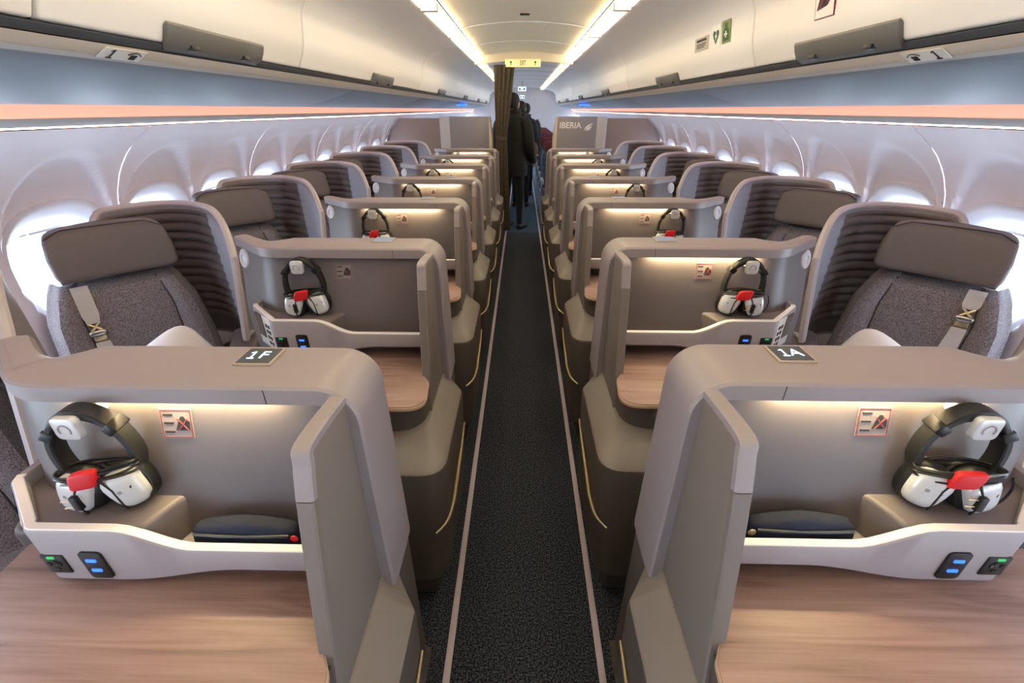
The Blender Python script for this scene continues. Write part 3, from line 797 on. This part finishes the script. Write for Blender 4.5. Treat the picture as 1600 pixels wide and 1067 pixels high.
# ------------------------------------------------------------------ headphones
def make_headphones(s, near):
    root = empty('headphones')
    # local: x across, y depth (-y to viewer), z up, origin at the top of the band
    RX, RZ = .061, .086
    m = MB(); rg = []
    for i in range(33):
        a = PI * (-.13 + 1.26 * i / 32); cxx, cz = RX * math.cos(a), -RZ + RZ * math.sin(a)
        nx, nz = math.cos(a), math.sin(a)
        w = .014; h = .0055 + .0035 * sm(.25, .5, i / 32) * (1 - sm(.5, .75, i / 32))
        rg.append([(cxx + nx * e * h, y, cz + nz * e * h) for e, y in ((-1, -w), (-.6, -w * 1.15), (.6, -w * 1.15), (1, -w), (1, w), (.6, w * 1.15), (-.6, w * 1.15), (-1, w))])
    m.loft(rg); band = m.build('headband', 'rubber', root)
    for e in (-1, 1):
        m = MB(); a = PI * (.5 - e * .30); c = Vector((RX * math.cos(a), 0, -RZ + RZ * math.sin(a))); t = Vector((-math.sin(a), 0, math.cos(a))); n = Vector((math.cos(a), 0, math.sin(a)))
        m.loft([[c + t * q + n * x + Vector((0, y, 0)) for x, y in ((-.010, -.018), (.010, -.018), (.010, .018), (-.010, .018))] for q in (-.010, .010)])
        m.build('band_slider', 'black', band, bevel=.003)
        # ear cup, outer face turned to the viewer
        tilt = Matrix.Rotation(-e * math.radians(17), 3, 'Y') @ Matrix.Rotation(e * math.radians(14), 3, 'Z')
        cc = Vector((e * .037, -.012, -.147))
        def tr(p, cc=cc, tilt=tilt): return tuple(cc + tilt @ Vector(p))
        m = MB(); m.sup((0, 0, 0), (.037, .026, .042), 2.6, 28, 12); cup = m.build('ear_cup', 'black', root, xf=tr)
        m = MB(); m.sup((0, -.016, 0), (.030, .019, .037), 3.0, 28, 12, lambda p: (p[0] * (1 + .12 * p[2] / .038), p[1], p[2])); m.build('cup_cover', 'silver', cup, xf=tr)
        m = MB(); m.tube([(-e * .016, -.0315, .036), (-e * .012, -.0335, .012), (-e * .016, -.033, -.014), (-e * .021, -.026, -.034)], .0022, 6); m.build('cup_line', 'black', cup, xf=tr)
        m = MB(); m.sup((0, .022, 0), (.036, .012, .040), 2.6, 20, 8); m.build('ear_pad', 'rubber', cup, xf=tr)
        if near:
            m = MB(); m.prism([(.004, -.006), (.013, .001), (.016, .007), (.007, .003)], -.0345, -.0335, fn=lambda p, q, a: (p, a, q)); m.build('cup_mark', 'ink', cup, xf=tr)
            t = text_mesh('IB', .009, .0004, 'ink')
            o = obj('cup_letters', t, cup); o.matrix_local = Matrix.Translation(cc) @ tilt.to_4x4() @ Matrix.Translation((-.006, -.0345, .002)) @ Matrix.Rotation(PI / 2, 4, 'X')
    # wound cable and red tag
    rs = random.Random(3 if s < 0 else 5)
    m = MB()
    for j in range(4):
        pts = []; dz = -.101 - .0045 * j + rs.uniform(-.001, .001); ph = rs.uniform(0, 1)
        for i in range(36):
            a = 2 * PI * i / 36; pts.append((.068 * math.cos(a), -.020 + .022 * math.sin(a) * (1 + .08 * j), dz + .003 * math.sin(2 * a + ph * 6) + .005 * math.cos(a)))
        m.tube(pts, .0023, 6, closed=True)
    pts = cat_spline([(.074, -.03, -.105), (.083, -.030, -.13), (.076, -.03, -.162), (.045, -.030, -.182), (.012, -.032, -.170), (.0, -.034, -.125)], 6); m.tube(pts, .002, 5)
    m.build('cable', 'black', root)
    m = MB(); m.sup((-.004, -.045, -.108), (.023, .008, .017), 5, 20, 8, lambda p: (p[0] + p[2] * .25, p[1], p[2] + p[0] * .1)); m.build('red_tag', 'red', root)
    m = MB(); e = s
    m.box(e * .03 - .006, e * .03 + .006, -.056, -.046, -.165, -.135); m.build('plug', 'black', root, bevel=.002)
    m = MB()
    for z in (-.158, -.143): m.tube([(e * .03 - .006, -.051, z), (e * .03 - .022, -.052, z)], .0014, 6)
    m.build('plug_pin', 'gold', root)
    return root
for s, nm in SIDES:
    base = make_headphones(s, True)
    for k in range(0, 6):
        r = base if k == 0 else copy_tree(base, None, ('cup_letters',) if k > 1 else ())
        r.location = (s * .751, .568 + PITCH * k + (.03 if s > 0 else 0), 1.138)
        r.rotation_euler = (math.radians(-2), math.radians(s * 2 + (k % 3 - 1) * 1.5), math.radians(-s * 8))
        tag(r, f'{DIST[k]} black and silver headphones with red cable tag left of the aisle' if s < 0 else f'{DIST[k]} black and silver headphones with red cable tag right of the aisle', 'headphones', 'headphones hanging on the suite hooks')
# ------------------------------------------------------------------ amenity pouches on the shelves
def make_kit(s, k, label):
    root = empty('amenity_pouch', (s * .500, .523 + PITCH * k + (.03 if s > 0 else 0), .868))
    m = MB(); m.sup((0, 0, .034), (.100, .022, .034), 4.5, 32, 12, lambda p: (p[0] * (1 - .06 * (p[2] + .03) / .06), p[1] * (1 - .25 * (p[2] + .03) / .06), p[2] + .004 * math.cos(p[0] * 40)))
    m.build('pouch_body', 'navy', root)
    m = MB(); m.tube([(-.085, -.017, .050), (-.04, -.0205, .051), (.04, -.0205, .051), (.085, -.017, .050)], .0028, 6); z = m.build('zip', 'black', root)
    m = MB(); m.lathe([(.0045, -.001), (.007, -.001), (.007, .001), (.0045, .001)], (-.094 * (1 if s > 0 else -1), -.018, .045), (0, 1, 0), 12); m.build('zip_ring', 'gold' if s > 0 else 'red', z)
    return tag(root, label, 'pouch', 'navy amenity pouches')
make_kit(-1, 0, 'dark navy zipped pouch on the shelf of console 1F')
make_kit(1, 0, 'dark navy zipped pouch on the shelf of console 1A')
make_kit(-1, 2, 'dark pouch on the shelf of the third console left of the aisle')

# ------------------------------------------------------------------ class dividers, curtain, signs
for s, nm in SIDES:
    root = tag(empty('class_divider', (s * 1.0, YB, 0)), f'tall grey cabin divider {"with silver airline lettering " if s > 0 else ""}on the {nm} of the aisle end', 'cabin divider', 'cabin class dividers')
    xf = lambda p: (p[0] - s * 1.0, p[1] - YB, p[2])
    zt = 1.50
    def panel(name, x0, x1, y0, y1, mt, ztop, r=0.0):
        m = MB(); m.prism(rnd([(s * x0, 0), (s * x1, 0), (s * x1, ztop), (s * x0, ztop)], [0, 0, 0, r]), y0, y1, fn=lambda p, q, a: (p, a, q)); return m.build(name, mt, root, xf=xf, bevel=.004)
    panel('front_panel', .435, .960, YB - .03, YB + .03, 'bulk', zt, .05)
    panel('edge_band', .955, 1.09, YB - .026, YB + .03, 'bulklight', zt - .002)
    m = MB(); ys = [.02] + [1.45 * k / 10 for k in range(1, 11)]
    pr = [(1.085, 0.02)] + [(side_x(z) - .01, z) for z in [.02 + 1.46 * k / 12 for k in range(13)]] + [(1.085, 1.48)]
    m.prism([(s * x, z) for x, z in pr], YB - .02, YB + .03, fn=lambda p, q, a: (p, a, q)); m.build('outer_panel', 'bulkbrown', root, xf=xf)
    m = MB(); rg = []
    for z in [1.5 * k / 12 for k in range(13)]:
        q = .40 - .035 * (1 - z / 1.5) ** 1.5 + .03 * sm(1.3, 1.5, z)
        rg.append([(s * q, YB - .01, z), (s * (q + .012), YB - .035, z), (s * .445, YB - .035, z), (s * .445, YB + .09, z), (s * q, YB + .09, z)])
    m.loft(rg); m.build('aisle_edge', 'cream', root, xf=xf)
    if s > 0:
        t = text_mesh('IBERIA', .098, .002, 'white', bold=.0025)
        o = obj('airline_lettering', t, root, (.615 - 1.0, -.034, 1.395), (PI / 2, 0, 0)); o.scale = (1.02, 1, 1)
        m = MB()
        for pts in ([(.795, 1.335), (.812, 1.375), (.845, 1.405), (.905, 1.425), (.895, 1.405), (.86, 1.39), (.83, 1.365)], [(.815, 1.335), (.84, 1.372), (.87, 1.385), (.895, 1.392), (.875, 1.352), (.845, 1.338)]):
            m.prism(pts, YB - .034, YB - .030, fn=lambda p, q, a: (p, a, q))
        m.build('airline_emblem', 'white', root, xf=xf)
# curtain
root = tag(empty('curtain', (-.27, YB - .08, 0)), 'dark olive brown curtain gathered and tied left of the aisle', 'curtain')
def curt(z0, z1, w0, w1, x0, x1, par, name, mt='curtain'):
    m = MB(); N = 84
    def ringc(v):
        z = z0 + (z1 - z0) * v; hw = w0 + (w1 - w0) * (v if name == 'drape' else v) ; cxx = x0 + (x1 - x0) * v; out = []
        for k in range(N):
            a = 2 * PI * k / N; ff = 1 + .26 * math.sin(a * 11 + .6 * math.sin(v * 5)) ; out.append((cxx + hw * math.cos(a) * ff, .055 * math.sin(a) * ff * (.6 + hw * 3), z))
        return out
    m.loft([ringc(i / 14) for i in range(15)]); return m.build(name, mt, par)
curt(1.27, 2.06, .062, .105, -.012, .035, root, 'upper_drape')
curt(.05, 1.22, .085, .062, -.005, -.012, root, 'lower_drape')
m = MB(); m.lathe([(.070, -.03), (.075, -.02), (.075, .02), (.070, .03)], (-.012, 0, 1.245), (0, 0, 1), 24); m.v = [(p[0], p[1] * .7, p[2]) for p in m.v]; m.build('tie_band', 'curtain', root)
# header over the aisle with the exit sign
m = MB(); n = 16; pr = [(.60 * (2 * k / n - 1), 2.062 + .036 * (1 - (2 * k / n - 1) ** 2)) for k in range(n + 1)]
m.prism(pr + [(x, 2.215) for x, z in pr[::-1]], YB - .10, YB - .04, fn=lambda p, q, a: (p, a, q))
tag(m.build('aisle_header', 'ceil', bevel=.004, ang=50), 'cream arched header across the aisle above the dividers', 'header')
m = MB(); m.box(-.225, .205, YB - .135, YB - .101, 2.035, 2.115); sg = tag(m.build('exit_sign', 'signplate', bevel=.006), 'cream exit sign with two arrows hanging over the aisle', 'sign')
t = text_mesh('EXIT', .068, .001, 'signgreen', bold=.001); o = obj('sign_lettering', t, sg, (-.010, YB - .1362, 2.075), (PI / 2, 0, 0)); o.scale = (.5, 1, 1)
for x in (-.155, .140):
    m = MB(); m.box(x - .004, x + .004, YB - .138, YB - .135, 2.052, 2.09); m.prism([(x - .017, 2.078), (x + .017, 2.078), (x, 2.10)], YB - .138, YB - .135, fn=lambda p, q, a: (p, a, q)); m.build('sign_arrow', 'signgreen', sg)
# aft signs
for (y, z, w) in ((10.5, 1.965, .085), (14.0, 1.90, .07)):
    root = tag(empty('aisle_sign', (-.02, y, z)), 'small backlit white sign hanging over the aft aisle' if y < 12 else 'tiny backlit sign farthest down the aft aisle', 'sign')
    m = MB(); m.box(-w, w, -.03, .03, -.045, .03); m.build('sign_box', 'signblue', root, bevel=.004)
    m = MB()
    for e in (-1, 1): m.lathe([(.012, 0), (.020, 0), (.020, .003), (.012, .003)], (e * w * .55, -.033, -.01), (0, -1, 0), 14)
    m.prism([(-.012, -.035), (.012, -.035), (0, 0)], -.034, -.031, fn=lambda p, q, a: (p, a, q)); m.build('sign_symbol', 'ink', root)
    m = MB(); m.box(-.01, .01, -.01, .01, .03, .14); m.build('sign_stem', 'ceilaft', root)
# blue lamps under the aft lockers
for s, nm in SIDES:
    m = MB(); m.sup((s * 1.15, 9.2, 1.655), (.10, .35, .015), 3, 20, 8); tag(m.build('blue_lamp', 'ecoblue'), f'small blue glowing lamp under the aft lockers on the {nm}', 'lamp')

# ------------------------------------------------------------------ placards on the lockers
for s, nm in SIDES:
    yc = 1.345 if s < 0 else 1.41
    root = tag(empty('row_placard', (s * 1.068, yc, 1.711)), f'white row number placard reading 1 on the {nm} cream rail', 'placard')
    nrmv = Vector((-s * .5, 0, -.866)); up = Vector((-s * .866, 0, .5)); right = Vector((0, -s * -1, 0)) if False else Vector((0, s * -1, 0))
    # viewer looks aft: on the left side reading direction is +Y, on the right side it is -Y
    right = Vector((0, 1, 0)) if s < 0 else Vector((0, -1, 0))
    def quadp(m, a0, a1, b0, b1, th):
        m.loft([[right * a + up * b + nrmv * e for a, b in ((a0, b0), (a1, b0), (a1, b1), (a0, b1))] for e in (.004, th)])
    m = MB(); quadp(m, -.068, .068, -.021, .021, .0055); m.build('placard_plate', 'stick', root)
    M = Matrix((tuple(right), tuple(up), tuple(nrmv))).transposed().to_4x4()
    one = -.036 if s < 0 else .036
    t = digit_one(.034, 'ink'); o = obj('placard_number', t, root); o.matrix_local = Matrix.Translation(right * one + nrmv * .0065) @ M
    m = MB(); b = -one; quadp(m, b - .010, b + .010, -.014, .004, .0065); m.tube([(right * (b + .022 * q + .0) + up * (.004 + .010 * (1 - q * q)) + nrmv * .006) for q in [-1 + 2 * i / 10 for i in range(11)]], .0015, 5); m.build('placard_icon', 'ink', root)
def sticker(name, label, y0, y1, z0, z1, draw):
    root = tag(empty(name, (.975, (y0 + y1) / 2, (z0 + z1) / 2)), label, 'sticker')
    def surf(z): f = (z - z0) / (z1 - z0); return surf0(z0) * (1 - f) + surf0(z1) * f
    def surf0(z):
        for (x0, za), (x1, zb_) in zip(BP, BP[1:]):
            if za <= z <= zb_: return x0 + (x1 - x0) * (z - za) / (zb_ - za)
        return .98
    yc, zc = (y0 + y1) / 2, (z0 + z1) / 2
    def poly(nm_, pts, mt, e):
        m = MB()
        # pts: a across (reading direction = -Y), b up, in metres from the centre
        m.loft([[(surf(zc + b) - e - d - .975, -a, b) for a, b in pts] for d in (-.002, .002)]); return m.build(nm_, mt, root)
    draw(poly, (y1 - y0) / 2, (z1 - z0) / 2)
    return root
def R4(a0, a1, b0, b1): return [(a0, b0), (a1, b0), (a1, b1), (a0, b1)]
def d_text(p, w, h):
    p('sticker_plate', R4(-w, w, -h, h), 'stickgrey', .0006)
    p('sticker_text', R4(-w * .7, w * .7, h * .35, h * .7), 'ink', .0016)
    for j in range(3): p('sticker_text', R4(-w * .7, w * (.7 - .15 * j), -h * (.0 + .25 * j) - h * .06, -h * (.0 + .25 * j) + h * .06), 'ink', .0016)
def d_heart(p, w, h):
    p('sticker_plate', R4(-w, w, -h, h), 'stick', .0006)
    hh = [(.0, -.75), (.55, -.1), (.75, .35), (.55, .62), (.25, .6), (0, .38), (-.25, .6), (-.55, .62), (-.75, .35), (-.55, -.1)]
    p('sticker_heart', [(a * w * .95, b * h * .9) for a, b in hh], 'aedgreen', .0016)
    p('sticker_bolt', [(a * w, b * h) for a, b in ((-.05, -.35), (.3, .1), (.08, .1), (.15, .4), (-.25, -.0), (-.02, -.0))], 'stick', .0028)
def d_man(p, w, h):
    p('sticker_plate', R4(-w, w, -h, h), 'aedolive', .0006)
    p('sticker_figure', [(a * w, b * h) for a, b in ((-.7, -.8), (.7, -.8), (.6, .1), (.25, .35), (.25, .75), (-.25, .75), (-.25, .35), (-.6, .1))], 'aedgreen', .0016)
    p('sticker_cross', R4(-w * .12, w * .12, -h * .5, h * .05), 'stick', .0028); p('sticker_cross', R4(-w * .35, w * .35, -h * .3, -h * .15), 'stick', .0028)
def d_bag(p, w, h):
    p('sticker_plate', R4(-w, w, -h, h), 'redink', .0006); p('sticker_field', R4(-w * .94, w * .94, -h * .96, h * .96), 'stick', .0012)
    p('sticker_bag', [(a * w, b * h) for a, b in ((-.75, -.62), (.3, -.5), (.7, -.2), (.7, .75), (-.4, .75), (-.5, -.1))], 'ink', .002)
    p('sticker_cross', [(a * w, b * h) for a, b in ((-.6, -.58), (-.3, -.58), (.6, .7), (.3, .7))], 'redink', .0028); p('sticker_cross', [(a * w, b * h) for a, b in ((-.4, .65), (-.15, .65), (.6, -.3), (.3, -.42))], 'redink', .0028)
sticker('text_sticker', 'grey text sticker on the right locker beside the heart sign', 2.825, 3.03, 1.868, 1.932, d_text)
sticker('heart_sticker', 'white defibrillator sticker with green heart on the right locker', 2.665, 2.775, 1.86, 1.955, d_heart)
sticker('first_aid_sticker', 'olive first aid sticker right of the green heart sign', 2.545, 2.645, 1.868, 1.96, d_man)
sticker('no_luggage_sticker', 'red bordered no luggage sticker on the right locker above its handle', 1.75, 1.855, 1.848, 1.975, d_bag)

# ------------------------------------------------------------------ aft cabin seats seen through the aisle
def make_eco(s):
    root = empty('economy_class_chair')
    xf = lambda p: (s * (p[0] - .5), p[1], p[2])
    m = MB(); m.sup((.50, .30, .44), (.21, .24, .07), 4, 20, 8); m.build('seat_cushion', 'ecoseat', root, xf=xf)
    m = MB(); m.sup((.50, .58, .72), (.215, .055, .32), 5, 24, 12, lambda p: (p[0], p[1] + p[2] * .25, p[2])); m.build('backrest', 'ecoseat', root, xf=xf)
    m = MB(); m.sup((.50, .655, 1.07), (.17, .05, .09), 4, 20, 8, lambda p: (p[0], p[1] + p[2] * .2, p[2])); m.build('headrest', 'ecored', root, xf=xf)
    m = MB(); m.box(.285, .325, .14, .56, .58, .64); m.box(.292, .318, .48, .55, .40, .60); m.build('armrest', 'ecogrey', root, xf=xf, bevel=.01)
    m = MB(); m.tube([(.31, .15, 0), (.31, .18, .36)], .018, 8); m.tube([(.31, .52, 0), (.31, .50, .36)], .018, 8); m.box(.30, .70, .10, .55, .33, .37); m.build('seat_frame', 'ecogrey', root, xf=xf)
    return root
for s, nm in SIDES:
    base = make_eco(s)
    for col in (0, 1):
        for k in range(8 if col == 0 else 3):
            r = base if (k == 0 and col == 0) else copy_tree(base)
            r.location = (s * (.5 + .46 * col), 6.75 + .78 * k, 0)
            tag(r, f'{ORD[k]} row dark blue economy {"aisle" if col == 0 else "middle"} seat with red headrest on the {nm}', 'seat', f'economy seats on the {nm}')

# ------------------------------------------------------------------ people in the aisle
def person(name, loc, rz, joints, label, coat, extra=None, h=1.0):
    root = empty(name, loc, rz)
    def skin_obj(nm, verts, edges, mt, sub=2, rootv=0):
        me = bpy.data.meshes.new(nm); me.from_pydata([v[0] for v in verts], edges, []); me.materials.append(MT[mt])
        o = bpy.data.objects.new(nm, me); COL.objects.link(o); o.parent = root
        md = o.modifiers.new('skin', 'SKIN'); md.use_smooth_shade = True
        for i, v in enumerate(verts):
            d = me.skin_vertices[0].data[i]; d.radius = v[1] if isinstance(v[1], tuple) else (v[1], v[1]); d.use_root = (i == rootv)
        sb = o.modifiers.new('sub', 'SUBSURF'); sb.levels = sub; sb.render_levels = sub
        return o
    J = joints
    body_v = [((0, 0, .92), (.16, .115)), ((0, 0, 1.10), (.145, .105)), ((0, -.01, 1.28), (.175, .115)), ((0, -.01, 1.42), (.12, .085)), ((0, .005, 1.50), (.055, .055)), ((0, .01, 1.60), (.074, .088)), ((0, .01, 1.69), (.062, .075))]
    ed = [(i, i + 1) for i in range(6)]
    def chain(start, pts):
        prev = start
        for p in pts:
            body_v.append(p); ed.append((prev, len(body_v) - 1)); prev = len(body_v) - 1
    for sd in (-1, 1):
        chain(0, [((sd * .095, 0, .84), .088), ((sd * .105, .01 * sd, .50), .062), ((sd * .11, -.01, .12), .043), ((sd * .11, -.01, .06), .042), ((sd * .12, .13, .035), .036)])
        a = J['arm'][sd]
        chain(3, [((sd * .19, -.01, 1.40), .062), (a[0], .048), (a[1], .036), (a[2], .030)])
        # fingers
        w = Vector(a[2]); dr = (w - Vector(a[1])).normalized()
    body = skin_obj('body', body_v, ed, 'jeans')
    for sd in (-1, 1):
        a = J['arm'][sd]; w = Vector(a[2]); dr = (w - Vector(a[1])).normalized(); lat = dr.cross(Vector((0, 0, 1))); lat = lat.normalized() if lat.length > .1 else Vector((1, 0, 0))
        m = MB(); m.sup(tuple(w + dr * .05), (.038, .045, .038), 3, 14, 8)
        for q in range(4):
            b = w + dr * .08 + lat * (q - 1.5) * .019; L = (.062, .075, .07, .055)[q]
            m.tube([b, b + dr * L * .55, b + dr * L * .8 + Vector((0, 0, -L * .35))], [.010, .009, .007], 7)
        b = w + dr * .035 + lat * .035; m.tube([b, b + lat * .03 + dr * .025, b + lat * .035 + dr * .055], [.011, .010, .008], 7)
        m.build('hand', 'skin', root)
    # head with face
    m = MB(); m.sup((0, .015, 1.62), (.074, .092, .108), 2.2, 24, 16, lambda p: (p[0] * (1 - .18 * sm(0, .1, -p[2])), p[1], p[2]))
    m.sup((0, .108, 1.605), (.013, .018, .022), 2, 10, 6)
    for e in (-1, 1): m.sup((e * .078, .01, 1.615), (.010, .018, .030), 2, 10, 6)
    hd = m.build('head', 'skin', root)
    m = MB()
    for e in (-1, 1): m.sup((e * .032, .102, 1.63), (.012, .006, .006), 2, 10, 6)
    m.sup((0, .098, 1.565), (.024, .006, .005), 2, 10, 6); m.build('face_features', 'hair', hd)
    m = MB(); m.sup((0, -.006, 1.645), (.086, .098, .100), 2.2, 28, 14, lambda p: (p[0], p[1] - (.02 if p[1] > .05 and p[2] < .03 else 0) * 2.0, p[2])); m.build('hair', 'hair', hd)
    # coat over torso and arms
    m = MB()
    def ringp(z, a, b, y=0, n=28): return [(a * math.cos(2 * PI * k / n), y + b * math.sin(2 * PI * k / n), z) for k in range(n)]
    m.loft([ringp(.74, .205, .165), ringp(.80, .215, .17), ringp(1.0, .205, .158), ringp(1.18, .205, .15), ringp(1.34, .215, .15, -.01), ringp(1.42, .19, .135, -.01), ringp(1.475, .12, .105, -.005), ringp(1.50, .10, .095), ringp(1.545, .105, .10), ringp(1.55, .085, .085)])
    ct = m.build('coat', coat, root)
    for sd in (-1, 1):
        a = J['arm'][sd]; sh = Vector((sd * .175, -.01, 1.405)); pts = cat_spline([tuple(sh), tuple(Vector((sd * .225, -.01, 1.33))), a[0], a[1], tuple(Vector(a[1]).lerp(Vector(a[2]), .8))], 5)
        m = MB(); m.tube(pts, [.085 - .032 * i / len(pts) for i in range(len(pts))], 14); m.build('sleeve', coat, root)
        m = MB(); m.sup((sd * .118, .06, .045), (.048, .135, .05), 2.8, 18, 8, lambda p: (p[0], p[1], p[2] * (1 if p[1] < .02 else .75))); m.build('shoe', 'shoe', root)
    if extra: extra(root)
    for o in root.children: pass
    root.scale = (h, h, h)
    return tag(root, label, 'person', 'passengers standing in the aisle')
armd = {-1: [(-.26, .0, 1.12), (-.22, .14, .95), (-.17, .24, .98)], 1: [(.26, .0, 1.12), (.23, .14, .95), (.18, .24, .97)]}
person('person', (-.135, YB + .24, 0), math.radians(-30), {'arm': armd}, 'person in a long black coat standing beside the tied curtain, back turned', 'coat', h=1.02)
def fur(root):
    m = MB(); m.sup((.24, -.02, .98), (.09, .11, .17), 2.4, 22, 12, lambda p: (p[0] * (1 + .1 * math.sin(p[2] * 60)), p[1], p[2])); m.build('fur_bag', 'fur', root)
armd2 = {-1: [(-.25, .05, 1.13), (-.2, .22, 1.05), (-.12, .30, 1.08)], 1: [(.27, -.03, 1.12), (.27, -.02, .92), (.26, -.01, .86)]}
person('person', (-.03, YB + 1.9, 0), math.radians(-8), {'arm': armd2}, 'person in dark navy coat carrying a brown fur bag farther down the aisle', 'coat2', fur, h=.98)
person('person', (.06, YB + 3.1, 0), math.radians(10), {'arm': armd}, 'person in dark clothes farthest away in the aisle', 'coat', h=.97)
